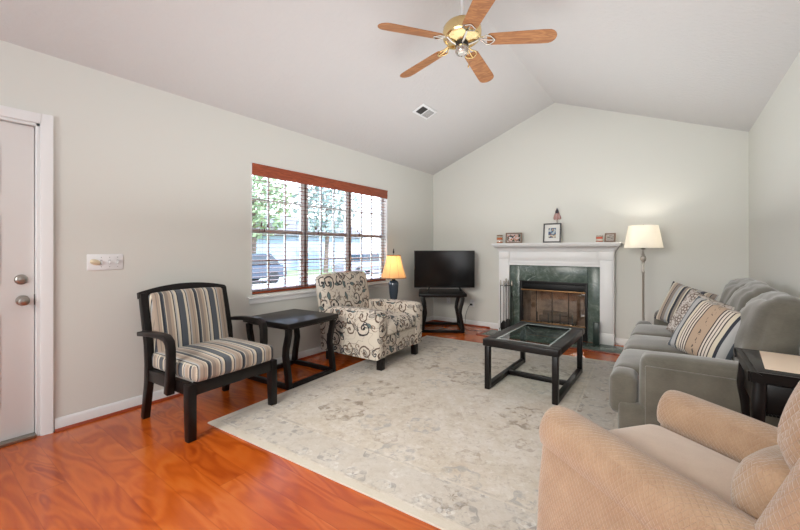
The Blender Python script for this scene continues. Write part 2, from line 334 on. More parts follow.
# ------------------------------------------------------------------ helpers: geometry
class MB:
    def __init__(s): s.bm = bmesh.new(); s.uvs = None
    def _bev(s, verts, r, seg, lim=25):
        vs = set(verts); es = [e for e in s.bm.edges if e.verts[0] in vs and e.verts[1] in vs and len(e.link_faces) == 2 and e.calc_face_angle(0) > R(lim)]
        if r > 0 and es: bmesh.ops.bevel(s.bm, geom=es, offset=r, segments=seg, profile=.5, affect='EDGES', clamp_overlap=True)
    def box(s, x0, x1, y0, y1, z0, z1, bev=.003, seg=2, mx=None):
        v = bmesh.ops.create_cube(s.bm, size=1)['verts']
        for p in v: p.co = Vector(((x0+x1)/2+p.co.x*(x1-x0), (y0+y1)/2+p.co.y*(y1-y0), (z0+z1)/2+p.co.z*(z1-z0)))
        if mx: 
            for p in v: p.co = mx @ p.co
        s.bm.normal_update(); s._bev(v, bev, seg); return s
    def prism(s, poly, axis, a0, a1, bev=0., seg=2, mx=None, lim=25):
        f = {'x': lambda p, a: Vector((a, p[0], p[1])), 'y': lambda p, a: Vector((p[0], a, p[1])), 'z': lambda p, a: Vector((p[0], p[1], a))}[axis]
        A = [s.bm.verts.new(f(p, a0)) for p in poly]; B = [s.bm.verts.new(f(p, a1)) for p in poly]
        if mx:
            for p in A+B: p.co = mx @ p.co
        n = len(poly); fs = [s.bm.faces.new(A), s.bm.faces.new(B[::-1])]
        for i in range(n): fs.append(s.bm.faces.new((A[i], B[i], B[(i+1) % n], A[(i+1) % n])))
        bmesh.ops.recalc_face_normals(s.bm, faces=fs); s.bm.normal_update(); s._bev(A+B, bev, seg, lim); return s
    def ribbon(s, pts, th, axis, a0, a1, bev=.004):
        """flat bar following a 2D polyline, thickness th (number or list)"""
        n = len(pts); th = th if isinstance(th, (list, tuple)) else [th]*n; L, Rr = [], []
        for i, p in enumerate(pts):
            a = Vector(pts[max(i-1, 0)]); b = Vector(pts[min(i+1, n-1)]); d = (b-a).normalized(); nn = Vector((-d.y, d.x))
            L.append(Vector(p)+nn*th[i]/2); Rr.append(Vector(p)-nn*th[i]/2)
        return s.prism([tuple(q) for q in L+Rr[::-1]], axis, a0, a1, bev, 2, None, 40)
    def loft(s, rings, caps=True):
        V = [[s.bm.verts.new(Vector(p)) for p in r] for r in rings]; n = len(V[0]); fs = []
        for a, b in zip(V, V[1:]):
            for i in range(n): fs.append(s.bm.faces.new((a[i], a[(i+1) % n], b[(i+1) % n], b[i])))
        if caps: fs.append(s.bm.faces.new(V[0][::-1])); fs.append(s.bm.faces.new(V[-1]))
        bmesh.ops.recalc_face_normals(s.bm, faces=fs); return s
    def tube(s, pts, r, n=10, closed=False):
        pts = [Vector(p) for p in pts]; rings = []; up = Vector((.123, .31, .94)); N = len(pts)
        rr = r if isinstance(r, (list, tuple)) else [r]*N
        for i, p in enumerate(pts):
            d = (pts[min(i+1, N-1)]-pts[max(i-1, 0)]).normalized()
            u = d.cross(up)
            if u.length < 1e-3: u = d.cross(Vector((1, 0, 0)))
            u.normalize(); v = d.cross(u)
            rings.append([p+(u*math.cos(2*PI*k/n)+v*math.sin(2*PI*k/n))*rr[i] for k in range(n)])
        return s.loft(rings)
    def lathe(s, prof, c=(0, 0, 0), n=32, mx=None):
        c = Vector(c); rings = []
        for r, z in prof: 
            ring = [Vector((max(r, 1e-4)*math.cos(2*PI*k/n), max(r, 1e-4)*math.sin(2*PI*k/n), z)) for k in range(n)]
            rings.append([(mx @ p if mx else p)+c for p in ring])
        return s.loft(rings)
    def cush(s, c, sz, r, puff=(0, 0, 0), n=9, mx=None, power=1., wr=0., seed=0):
        """rounded, puffed box"""
        c = Vector(c); h = Vector(sz)/2; r = min(r, *h); vm = {}
        def pt(q):
            k = tuple(round(t, 4) for t in q)
            if k in vm: return vm[k]
            p = Vector((q[0]*h.x, q[1]*h.y, q[2]*h.z)); inn = Vector([max(-h[i]+r, min(h[i]-r, p[i])) for i in range(3)])
            d = p-inn
            o = inn+d.normalized()*r if d.length > 1e-9 else p
            for i in range(3):
                j, k2 = (i+1) % 3, (i+2) % 3
                o[i] += math.copysign(1, q[i])*abs(q[i])*puff[i]*((1-q[j]**2)*(1-q[k2]**2))**power
            o = o+c
            if wr: o += (o-c).normalized()*wr*(noise.noise(o*5+Vector((seed, 0, 0)))+.5*noise.noise(o*11+Vector((seed, 3, 0))))
            if mx: o = mx @ o
            vm[k] = s.bm.verts.new(o); return vm[k]
        # denser samples near the rounded borders
        def line(hh):
            a = max(0.0, 1-r/hh); g = [-1, -1+(1-a)*.18, -1+(1-a)*.45, -a] if a > 0 else [-1, -.75, -.4]
            mid = [(-a+2*a*i/n) for i in range(1, n)] if a > .02 else [0]
            return sorted(set([round(t, 4) for t in g+mid+[-t for t in g]]))
        ax = [line(h.x), line(h.y), line(h.z)]; fs = []
        for i in range(3):
            j, k = (i+1) % 3, (i+2) % 3
            for sg in (-1, 1):
                for a0, a1 in zip(ax[j], ax[j][1:]):
                    for b0, b1 in zip(ax[k], ax[k][1:]):
                        q = []
                        for (a, b) in ((a0, b0), (a1, b0), (a1, b1), (a0, b1)):
                            t = [0, 0, 0]; t[i] = sg; t[j] = a; t[k] = b; q.append(pt(t))
                        if len(set(q)) >= 3:
                            try: fs.append(s.bm.faces.new(q))
                            except ValueError: pass
        bmesh.ops.recalc_face_normals(s.bm, faces=fs); return s
    def pillow(s, w, t, n=18, pinch=.10, mx=None, seed=0):
        """knife-edge throw pillow in the XZ plane, thickness along Y; UV in metres"""
        uvl = s.bm.loops.layers.uv.verify(); s.uvs = True
        for sg in (-1, 1):
            g = {}
            for i in range(n+1):
                for j in range(n+1):
                    u, v = -1+2*i/n, -1+2*j/n
                    th = max(0, (1-u*u)*(1-v*v))**.42
                    x = u*w/2*(1-pinch*(1-v*v)*0 - pinch*(v*v)*0 - pinch*(1-abs(v)**1.5)*.5*abs(u)**3); z = v*w/2*(1-pinch*(1-abs(u)**1.5)*.5*abs(v)**3)
                    y = sg*th*t/2*(1+.12*noise.noise(Vector((u*1.6+seed, v*1.6, sg))))
                    p = Vector((x, y, z)); g[i, j] = (s.bm.verts.new(mx @ p if mx else p), (u*w/2, v*w/2))
            for i in range(n):
                for j in range(n):
                    q = [g[i, j], g[i+1, j], g[i+1, j+1], g[i, j+1]]
                    f = s.bm.faces.new([a[0] for a in (q if sg < 0 else q[::-1])])
                    for l, a in zip(f.loops, (q if sg < 0 else q[::-1])): l[uvl].uv = a[1]
        bmesh.ops.remove_doubles(s.bm, verts=s.bm.verts, dist=1e-4); return s
    def build(s, name, mat, parent=None, loc=None, rot=None, smooth=40):
        bm = s.bm
        if not s.uvs:
            uvl = bm.loops.layers.uv.verify(); bm.normal_update()
            for f in bm.faces:
                a = [abs(t) for t in f.normal]; i = a.index(max(a))
                for l in f.loops:
                    p = l.vert.co; l[uvl].uv = (p.y, p.z) if i == 0 else ((p.x, p.z) if i == 1 else (p.y, p.x))
        me = bpy.data.meshes.new(name); bm.to_mesh(me); bm.free(); me.materials.append(mat)
        for p in me.polygons: p.use_smooth = True
        me.set_sharp_from_angle(angle=R(smooth))
        o = bpy.data.objects.new(name, me); col.objects.link(o)
        if parent: o.parent = parent
        if loc: o.location = loc
        if rot: o.rotation_euler = rot
        return o
def tag(o, label, cat, group=None):
    o['label'] = label; o['category'] = cat
    if group: o['group'] = group
    return o
def thing(name, label, cat, loc=(0, 0, 0), rz=0, group=None, rot=None):
    o = bpy.data.objects.new(name, None); col.objects.link(o); o.empty_display_size = .1; o.location = loc; o.rotation_euler = rot or (0, 0, R(rz)); return tag(o, label, cat, group)
def struct(o): o['kind'] = 'structure'; return o
def dup(root, loc, rz, label, group=None):
    r = root.copy(); col.objects.link(r); r.location = loc; r.rotation_euler = (0, 0, R(rz)); r['label'] = label
    if group: r['group'] = group
    for ch in list(root.children):
        c = ch.copy(); col.objects.link(c); c.parent = r
        for g in list(ch.children):
            d = g.copy(); col.objects.link(d); d.parent = c
    return r
def arc(cx, cy, r, a0, a1, n): return [(cx+r*math.cos(R(a0+(a1-a0)*i/n)), cy+r*math.sin(R(a0+(a1-a0)*i/n))) for i in range(n+1)]
def rot_about(p, axis, deg): return Matrix.Translation(Vector(p)) @ Matrix.Rotation(R(deg), 4, axis) @ Matrix.Translation(-Vector(p))

# ------------------------------------------------------------------ room shell
XL, XR, YB, YR = -3.36, .66, 5.55, -2.4         # left wall, right wall, back wall, rear wall
XK = 3.1; YK = 2.1                              # the room opens to the right on this side of YK
RX, RZ, EL = -1.36, 3.305, 2.52                 # ridge, eaves
T = .12
struct(MB().box(XL-T, XK+T, YR-T, YB+T, -.1, 0, 0).build('floor', m_floor))
WY0, WY1, WZ0, WZ1 = 2.09, 4.27, .775, 2.09     # window opening
DY0, DY1, DZ1 = -.35, .575, 2.05                # door opening
lw = MB()
lw.box(XL-T, XL, YR, DY0, 0, EL+.04, 0); lw.box(XL-T, XL, DY0, DY1, DZ1, EL+.04, 0); lw.box(XL-T, XL, DY1, WY0, 0, EL+.04, 0)
lw.box(XL-T, XL, WY0, WY1, 0, WZ0, 0); lw.box(XL-T, XL, WY0, WY1, WZ1, EL+.04, 0); lw.box(XL-T, XL, WY1, YB+T, 0, EL+.04, 0)
struct(lw.build('wall_left', m_wall))
FX0, FX1, FZ1 = -1.83, -.89, .79                # firebox opening in the back wall
gz = lambda x: EL+(RZ-EL)*(1-abs(x-RX)/2.0)
bw = MB()
bw.prism([(XL-T, 0), (FX0, 0), (FX0, FZ1), (FX1, FZ1), (FX1, 0), (XR+T, 0), (XR+T, gz(XR+T)), (RX, RZ), (XL-T, gz(XL-T))], 'y', YB, YB+T)
struct(bw.build('wall_back', m_wall))
struct(MB().box(XR, XR+T, YK, YB+T, 0, EL+.03, 0).build('wall_right', m_wall))
struct(MB().box(XR+T, XK, YK, YK+T, 0, EL, 0).build('wall_kitchen', m_wall))
struct(MB().box(XK, XK+T, YR, YK+T, 0, EL, 0).build('wall_far_right', m_wall))
rw = MB(); rw.box(XL-T, XK+T, YR-T, YR, 0, EL-.05, 0)
rw.prism([(XL-T, EL-.05), (XR+.1, EL-.05), (XR+.1, gz(XR+.1)), (RX, RZ), (XL-T, gz(XL-T))], 'y', YR-T, YR)
struct(rw.build('wall_rear', m_wall))
ce = MB(); k = (RZ-EL)/2.0
ce.prism([(XL-T, gz(XL-T)), (RX, RZ), (RX, RZ+.1), (XL-T, gz(XL-T)+.1)], 'y', YR-T, YB+T)
ce.prism([(RX, RZ), (XR, gz(XR)), (XR, gz(XR)+.1), (RX, RZ+.1)], 'y', YR-T, YB+T)
ce.box(XR, XK+T, YR-T, YK+T, gz(XR), gz(XR)+.1, 0); ce.box(XR, XR+T, YK, YB+T, gz(XR), gz(XR)+.1, 0)
struct(ce.build('ceiling', m_ceil))

def base_prof(h=.085, t=.014): return [(0, 0), (t, 0), (t, h-.02), (t*.75, h-.012), (t*.45, h-.004), (0, h)]
b = MB()
for y0, y1 in ((YR, DY0-.07), (DY1+.07, YB)): b.prism([(XL+p, z) for p, z in base_prof()], 'y', y0, y1)
struct(b.build('baseboard_left', m_white))
b = MB()
for x0, x1 in ((XL+.015, -2.135), (-.615, XR)): b.prism([(YB-p, z) for p, z in base_prof()], 'x', x0, x1)
struct(b.build('baseboard_back', m_white))
struct(MB().prism([(XR-p, z) for p, z in base_prof()], 'y', YK, YB-.015).build('baseboard_right', m_white))
qr = [(0, 0)]+arc(0, 0, .017, 0, 90, 4)
b = MB()
for y0, y1 in ((YR, DY0-.07), (DY1+.07, YB-.02)): b.prism([(XL+.014+p, z) for p, z in qr], 'y', y0, y1)
b.prism([(YB-.014-p, z) for p, z in qr], 'x', XL+.03, -2.32); b.prism([(YB-.014-p, z) for p, z in qr], 'x', -.42, XR-.03)
struct(b.build('trim_1', m_redtrim))

# door with casing
cas = [(0, 0), (.012, 0), (.017, .014), (.017, .03), (.021, .045), (.021, .062), (0, .066)]
b = MB()
b.prism([(XL+p, DY1+q) for p, q in cas], 'z', 0, DZ1+.066); b.prism([(XL+p, DY0-q) for p, q in cas], 'z', 0, DZ1+.066)
b.prism([(XL+p, DZ1+q) for p, q in cas], 'y', DY0, DY1)
b.box(XL-T, XL, DY1-.018, DY1, 0, DZ1, .001); b.box(XL-T, XL, DY0, DY0+.018, 0, DZ1, .001); b.box(XL-T, XL, DY0, DY1, DZ1-.018, DZ1, .001)
b.box(XL-T, XL-.071, DY0, DY1, DZ1-.035, DZ1, .001); b.box(XL-T, XL-.071, DY0, DY0+.035, 0, DZ1, .001); b.box(XL-T, XL-.071, DY1-.035, DY1, 0, DZ1, .001)
struct(b.build('trim_2', m_white))
b = MB(); dx0, dx1 = XL-.07, XL-.03
b.box(dx0, dx1, DY0+.022, DY1-.022, .022, DZ1-.022, .002)
for y0, y1 in ((-.22, .04), (.135, .40)):
    for z0, z1 in ((.22, .82), (1.0, 1.45), (1.57, 1.88)):
        b.box(dx1-.002, dx1+.006, y0, y1, z0, z1, .004); b.box(dx1+.001, dx1+.011, y0+.035, y1-.035, z0+.035, z1-.035, .006)
dr = struct(b.build('door_1', m_door))
def knob_mx(y, z): return Matrix.Translation(Vector((dx1, y, z))) @ Matrix.Rotation(R(90), 4, 'Y')
b = MB(); b.lathe([(.033, 0), (.033, .006), (.012, .012), (.012, .035), (.024, .042), (.029, .055), (.026, .066), (.012, .072), (0, .073)], mx=knob_mx(.497, .895)); b.build('door_knob', m_nickel, dr)
b = MB(); b.lathe([(.033, 0), (.032, .010), (.026, .016), (.018, .018), (0, .019)], mx=knob_mx(.492, 1.03)); b.box(dx1+.018, dx1+.032, .478, .506, 1.024, 1.036, .003); b.build('deadbolt', m_nickel, dr)
MB().box(dx1-.01, dx1+.002, DY1-.024, DY1-.019, .86, .93, .001).build('latch_plate', m_dark, dr)
struct(MB().box(XL-T, XL+.02, DY0+.02, DY1-.018, 0, .021, .004).build('trim_3', m_nickel))

# window: three double-hung units
struct(MB().box(XL-T-.02, XL-T+.07, WY0, WY1, WZ0-.02, WZ0, 0).build('trim_6', m_white))
b = MB(); b.box(XL-.05, XL+.03, WY0-.035, WY1+.035, WZ0-.04, WZ0-.018, .006); b.box(XL, XL+.012, WY0-.02, WY1+.02, WZ0-.09, WZ0-.041, .004)
struct(b.build('trim_4', m_white))
b = MB(); b.box(XL-T, XL+.001, WY0, WY0+.015, WZ0, WZ1, .001); b.box(XL-T, XL+.001, WY1-.015, WY1, WZ0, WZ1, .001); b.box(XL-T, XL+.001, WY0, WY1, WZ1-.015, WZ1, .001)
struct(b.build('trim_5', m_white))
UW = (WY1-WY0)/3
for i in range(3):
    y0, y1 = WY0+UW*i, WY0+UW*(i+1); xa, xb = XL-T+.005, XL-.075; zm = 1.415
    f = MB(); f.box(xa, xb, y0+.012, y0+.05, WZ0, WZ1, .002); f.box(xa, xb, y1-.05, y1-.012, WZ0, WZ1, .002); f.box(xa, xb, y0, y1, WZ0, WZ0+.05, .002); f.box(xa, xb, y0, y1, WZ1-.05, WZ1, .002)
    f.box(xa+.005, xb+.006, y0+.04, y1-.04, zm-.022, zm+.022, .002)
    f.box(xa, xb+.012, y0-.012 if i else y0, y0+.028, WZ0, WZ1, .001); f.box(xa, xb+.012, y1-.028, y1+.012 if i < 2 else y1, WZ0, WZ1, .001)
    wf = struct(f.build('window_%d' % (i+1), m_white))
    g = MB()
    for z0, z1 in ((WZ0+.05, zm-.02), (zm+.02, WZ1-.05)):
        for t in (1, 2): yy = y0+.05+(UW-.1)*t/3; g.box(xa+.012, xb-.006, yy-.008, yy+.008, z0, z1, .001)
        zz = (z0+z1)/2; g.box(xa+.012, xb-.006, y0+.05, y1-.05, zz-.008, zz+.008, .001)
    g.build('muntin', m_white, wf)
    MB().box(xa+.016, xa+.02, y0+.05, y1-.05, WZ0+.05, WZ1-.05, 0).build('pane', m_pane, wf)

# ------------------------------------------------------------------ outside, seen through the blinds
b = MB(); b.box(-60, XL-T-.3, -30, 60, -.55, -.5, 0); struct(b.build('ground_lawn', m_lawn))
struct(MB().box(-19.5, -12.0, -30, 60, -.5, -.48, 0).build('street', m_road))
struct(MB().box(-12.0, XL-1.4, 5.4, 8.6, -.5, -.478, 0).build('driveway', m_road))
def car(loc, rz, paint, label):
    t = thing('parked_car', label, 'car', loc, rz, 'cars parked outside the window')
    b = MB(); b.prism([(-2.2, .3), (-2.25, .7), (-2.1, .85), (-1.2, .95), (1.9, .95), (2.2, .85), (2.25, .4), (2.2, .3)], 'y', -.88, .88, .06, 3); b.build('body', paint, t)
    MB().prism([(-1.25, .93), (-.6, 1.45), (1.35, 1.5), (1.95, .93)], 'y', -.78, .78, .06, 3).build('cabin', m_carglass, t)
    MB().prism([(-.65, 1.42), (1.4, 1.47), (1.3, 1.54), (-.5, 1.5)], 'y', -.76, .76, .03, 2).build('roof', paint, t)
    for sx in (-1.4, 1.4):
        for sy in (-.8, .8): MB().lathe([(.0, -.1), (.28, -.1), (.33, -.07), (.33, .07), (.28, .1), (0, .1)], (sx, sy, .33), 20, Matrix.Rotation(R(90), 4, 'X')).build('wheel', m_tyre, t)
car((-17.4, 10.2, -.5), 92, m_carblue, 'dark slate car parked across the street, seen through the left blind')
car((-17.6, 19.6, -.5), 90, m_carred, 'grey car parked across the street, seen through the middle blind')
def tree(x, y, h, r, leafm, label):
    t = thing('tree', label, 'tree', (x, y, -.5), 0, 'trees outside the window')
    MB().tube([(0, 0, 0), (.1, .05, h*.3), (0, .1, h*.6), (.15, 0, h*.85)], [.2, .16, .12, .04], 8).build('trunk', m_bark, t)
    b = MB()
    for k in range(1100):
        a = random.uniform(0, 2*PI); e = random.uniform(-1, 1); q = random.random()**.4
        c = Vector((math.cos(a)*math.sqrt(1-e*e)*r*q, math.sin(a)*math.sqrt(1-e*e)*r*q, h*.68+e*h*.36*q)); s_ = random.uniform(.12, .3)
        u = Vector((random.gauss(0, 1), random.gauss(0, 1), random.gauss(0, 1))).normalized(); v = u.orthogonal().normalized()*s_; w_ = u.cross(v)*.6
        b.bm.faces.new([b.bm.verts.new(c+v), b.bm.verts.new(c+w_), b.bm.verts.new(c-v), b.bm.verts.new(c-w_)])
    b.build('crown', leafm, t)
tree(-21, 8.6, 6.0, 2.2, m_leaf2, 'pale leafy tree leftmost outside, behind the dark car')
tree(-22, 13.8, 7.0, 2.6, m_leaf, 'tall green tree between the two parked cars')
tree(-21, 19.2, 8.0, 2.6, m_leaf2, 'pale tree beyond the grey car')
tree(-17, 25.0, 7, 2.4, m_leaf, 'green tree seen through the right blind')
tree(-30, 15.4, 8, 3.0, m_leaf2, 'far tall tree standing beside the blue-grey house')
t = thing('house', 'blue-grey sided house across the street seen through the middle blind', 'house', (-30, 25, -.5), 0)
MB().box(-3, 3, -5, 5, 0, 3, 0).build('wall', m_siding, t)
MB().prism([(-3.4, 3), (3.4, 3), (0, 5)], 'y', -5.4, 5.4).build('roof', m_roof, t)
for yy in (-3, 0, 3): MB().box(3.0, 3.06, yy-.5, yy+.5, 1, 2.3, .01).build('window', m_white, t)

# ------------------------------------------------------------------ window blinds
t = MB(); t.prism([(XL-.004, 1.962), (XL+.008, 1.962), (XL+.012, 2.0), (XL+.010, 2.055), (XL+.018, 2.08), (XL-.004, 2.082)], 'y', WY0+.016, WY1-.016, .002)
tag(t.build('blind_valance', m_blind), 'long cherry wood valance over all three blinds', 'valance')
blind_lab = ['wood slat blind on the left third of the window, nearest the striped chair', 'wood slat blind on the middle third of the window, behind the scroll armchair', 'wood slat blind on the right third of the window, beside the glowing lamp']
for i in range(3):
    y0, y1 = WY0+.016+(WY1-WY0-.032)/3*i+.006, WY0+.016+(WY1-WY0-.032)/3*(i+1)-.006
    t = thing('window_blind', blind_lab[i], 'blind', (XL-.042, (y0+y1)/2, WZ0), 0, 'cherry wood blinds'); hw = (y1-y0)/2; s_ = MB()
    z = .045
    while z < 1.19: s_.box(-.024, .024, -hw, hw, z-.0015, z+.0015, 0, mx=rot_about((0, 0, z), 'Y', 4)); z += .0425
    s_.build('slats', m_blind, t)
    MB().box(-.026, .026, -hw, hw, .004, .024, .004).build('bottom_rail', m_blind, t)
    MB().box(-.028, .028, -hw, hw, 1.215, 1.262, .003).build('headrail', m_blind, t)
    c = MB()
    for yy in (-hw+.12, hw-.12): c.tube([(.026, yy, .02), (.026, yy, 1.22)], .0009, 5); c.tube([(-.026, yy, .02), (-.026, yy, 1.22)], .0009, 5)
    c.build('ladder_cord', m_tassel, t)
    for q, (yy, zz) in enumerate(((-hw+.10, .69), (-hw+.135, .64), (-hw+.175, .685))):
        c = MB(); c.tube([(.034, yy, 1.22), (.034, yy, zz+.03)], .0008, 5); c.lathe([(.003, .03), (.006, .026), (.009, 0), (.007, -.008), (0, -.009)], (.034, yy, zz), 10); c.build('tassel', m_tassel, t)

# ------------------------------------------------------------------ rug
RW, RL = 2.46, 3.18
m_rug = mk_rug(RW, RL)
rc = Vector((-2.64, 1.31)); ra = R(3.3); ex = Vector((math.cos(ra), math.sin(ra))); ey = Vector((-math.sin(ra), math.cos(ra))); rcen = rc+ex*RW/2+ey*RL/2
rug = tag(MB().box(-RW/2, RW/2, -RL/2, RL/2, .001, .011, .003).build('area_rug', m_rug, None, (rcen.x, rcen.y, 0), (0, 0, ra)), 'large faded cream and grey floral area rug on the wood floor', 'rug')
RUGZ = .0115

# ------------------------------------------------------------------ fireplace
FW = .6; FC = -1.375; YM = 5.43                          # centre, mantel face
t = thing('fireplace', 'white mantel fireplace with green marble surround and smoked glass doors', 'fireplace', (FC, YB, 0))
def mp(*a, **k): return a
b = MB(); yf = YM-YB                            # local y of the mantel face (negative)
b.box(-.76, -FW, yf, -.001, 0, 1.2, .003); b.box(FW, .76, yf, -.001, 0, 1.2, .003); b.box(-FW, FW, yf, -.001, 1.0, 1.2, .003)
for sx in (-1, 1):
    b.box(min(sx*.602, sx*.745), max(sx*.602, sx*.745), yf-.012, yf, .16, 1.075, .004); b.box(min(sx*FW, sx*.765), max(sx*FW, sx*.765), yf-.018, yf, 0, .15, .004)
    b.box(min(sx*.596, sx*.752), max(sx*.596, sx*.752), yf-.016, yf, 1.09, 1.19, .004)
b.box(-.59, .59, yf-.010, yf, 1.02, 1.06, .004); b.box(-.57, .57, yf-.012, yf, 1.085, 1.19, .004)
b.prism([(yf, 1.0), (yf-.016, 1.0), (yf-.008, 1.02), (yf, 1.024)], 'x', -.6, .6)
b.build('mantel_surround', m_white, t)
b = MB()
prof = [(0, 1.2), (yf-.012, 1.2), (yf-.02, 1.215), (yf-.03, 1.222), (yf-.04, 1.245), (yf-.062, 1.268), (yf-.085, 1.278), (yf-.095, 1.285), (yf-.095, 1.292), (-.001, 1.292)]
def crown(off, z): return [(-.76-off, -.001, z), (-.76-off, yf-off, z), (.76+off, yf-off, z), (.76+off, -.001, z)]
rings = [crown(o, z) for o, z in ((0.006, 1.2), (.012, 1.21), (.014, 1.222), (.028, 1.24), (.045, 1.258), (.06, 1.266), (.068, 1.276), (.068, 1.29))]
b.loft(rings); b.box(-.845, .845, yf-.085, -.001, 1.29, 1.32, .006)
b.build('mantel_shelf', m_white, t)
b = MB(); b.box(-FW, -.455, yf+.03, -.001, 0, 1.0, .001); b.box(.455, FW, yf+.03, -.001, 0, 1.0, .001); b.box(-.45, .45, yf+.03, -.001, .775, 1.0, .001); b.build('marble_surround', m_marble, t)
# firebox
b = MB(); b.box(-.45, .45, .36, .38, .1, .78, 0); b.box(-.45, -.43, -.02, .36, .1, .78, 0); b.box(.43, .45, -.02, .36, .1, .78, 0); b.box(-.45, .45, -.02, .38, .08, .1, 0); b.box(-.45, .45, -.02, .38, .775, .785, 0); fbx = b.build('firebox', m_firebrick, t)
b = MB()
b.box(-.45, .45, yf+.028, -.02, .05, .10, .002); b.box(-.45, .45, yf+.028, -.02, .74, .778, .002); b.box(-.45, -.42, yf+.022, -.02, .05, .775, .002); b.box(.42, .45, yf+.022, -.02, .05, .775, .002)
b.box(-.45, .45, yf+.03, -.02, .0, .05, .002)
for kx in range(4): z = .11+kx*.02; b.box(-.42, .42, yf+.04, yf+.06, z, z+.008, .001)
b.box(-.42, .42, yf+.045, yf+.06, .655, .74, .001)
for xx in (-.215, 0, .215): b.box(xx-.003, xx+.003, yf+.034, yf+.048, .19, .64, .001)
b.box(-.42, .42, yf+.034, yf+.05, .175, .19, .001)
b.build('door_frame', m_blackmetal, t)
MB().box(-.43, .43, yf+.016, yf+.03, .638, .655, .003).build('brass_rail', m_gold, t); MB().box(-.43, .43, yf+.02, yf+.03, .182, .192, .002).build('brass_rail', m_gold, t)
for q in range(4):
    x0 = -.42+q*.21; MB().box(x0+.008, x0+.202, yf+.04, yf+.044, .19, .64, 0).build('glass_door', m_smoked, t)
b = MB(); b.box(-.26, .26, .05, .065, .15, .165, .002); b.box(-.26, .26, .22, .235, .15, .165, .002)
for xx in (-.24, -.08, .08, .24): b.box(xx-.008, xx+.008, .03, .26, .165, .18, .002); b.box(xx-.008, xx+.008, .02, .04, .10, .32, .003); b.box(xx-.008, xx+.008, .235, .25, .10, .17, .003)
b.build('fire_grate', m_blackmetal, t)
for q, (yy, zz, rr) in enumerate(((.09, .23, .045), (.18, .225, .04), (.13, .295, .04))):
    MB().tube([(-.22+q*.02, yy, zz), (-.05, yy+.01, zz+.008), (.1, yy-.01, zz), (.22-q*.03, yy, zz+.006)], [rr*.9, rr, rr*.95, rr*.85], 12).build('log', m_bark, t)
# hearth: flush slab with a red wood border
hx0, hx1, hy0 = -2.3, -.44, 4.97
t = thing('hearth', 'flush green marble hearth slab edged in red wood in front of the fireplace', 'hearth', (FC, 5.2, 0))
b = MB(); b.box(hx0-FC+.06, hx1-FC-.06, hy0+.06-5.2, YM-5.2-.02, .0008, .007, .001); b.build('marble_slab', m_marble, t)
b = MB(); b.box(hx0-FC, hx1-FC, hy0-5.2, hy0+.058-5.2, .0008, .009, .002); b.box(hx0-FC, hx0-FC+.058, hy0+.06-5.2, YM-5.2-.02, .0008, .009, .002); b.box(hx1-FC-.058, hx1-FC, hy0+.06-5.2, YM-5.2-.02, .0008, .009, .002); b.build('wood_border', m_redtrim, t)
tag(MB().box(-.035, .035, -.035, .035, 0, .29, .004).build('match_box', m_greenbox, None, (-.80, 5.33, .0075)), 'tall dark green tin standing on the hearth against the right marble leg', 'tin')

# fireplace tools
TP = Vector((-1.955, 5.25, .0075))
t = thing('tool_stand', 'black iron fireplace tool stand left of the hearth opening', 'tool stand', TP)
MB().lathe([(.0, 0), (.085, 0), (.085, .012), (.07, .02), (.02, .026), (0, .026)]).build('base', m_blackmetal, t)
b = MB(); b.tube([(0, 0, .02), (0, 0, .74)], .007, 10); b.tube([(-.075, 0, .70), (.075, 0, .70)], .005, 8); b.tube([(0, -.075, .70), (0, .075, .70)], .005, 8); b.build('pole', m_blackmetal, t)
MB().lathe([(.006, .73), (.014, .745), (.016, .765), (.009, .782), (.013, .792), (0, .81)], n=16).build('finial', m_pewter, t)
def tool(name, dx, dy, label, head):
    q = thing(name, label, 'fireplace tool', TP+Vector((dx, dy, 0)), 0, 'fireplace tools on the stand')
    MB().tube([(0, 0, .2), (0, 0, .72)], .0055, 8).build('shaft', m_blackmetal, q)
    MB().lathe([(.006, .70), (.012, .715), (.014, .735), (.008, .75), (.011, .762), (0, .778)], n=14).build('handle', m_pewter, q)
    head(q)
def h_poker(q): MB().tube([(0, 0, .21), (0, 0, .1), (.0, -.03, .06), (.0, -.05, .085)], [.0055, .0055, .005, .002], 8).build('hook', m_blackmetal, q)
def h_shovel(q): MB().prism([(-.045, .045), (.045, .045), (.05, .15), (.03, .185), (.008, .21), (-.008, .21), (-.03, .185), (-.05, .15)], 'y', -.004, .004, .002).build('pan', m_blackmetal, q)
def h_brush(q): MB().lathe([(.006, .21), (.02, .2), (.026, .16), (.032, .06), (0, .055)], n=14).build('bristles', m_dark, q)
def h_tongs(q): 
    for s_ in (-1, 1): MB().tube([(s_*.004, 0, .6), (s_*.02, 0, .45), (s_*.022, 0, .25), (s_*.03, 0, .12), (s_*.006, 0, .06)], .004, 8).build('jaw', m_blackmetal, q)
tool('poker', -.083, 0, 'black poker hanging on the tool stand, the one farthest from the firebox', h_poker)
tool('shovel', .0, -.085, 'black ash shovel hanging at the front of the tool stand', h_shovel)
tool('tongs', .083, 0, 'black tongs hanging on the tool stand nearest the marble', h_tongs)
tool('brush', 0, .083, 'hearth brush hanging at the back of the tool stand', h_brush)

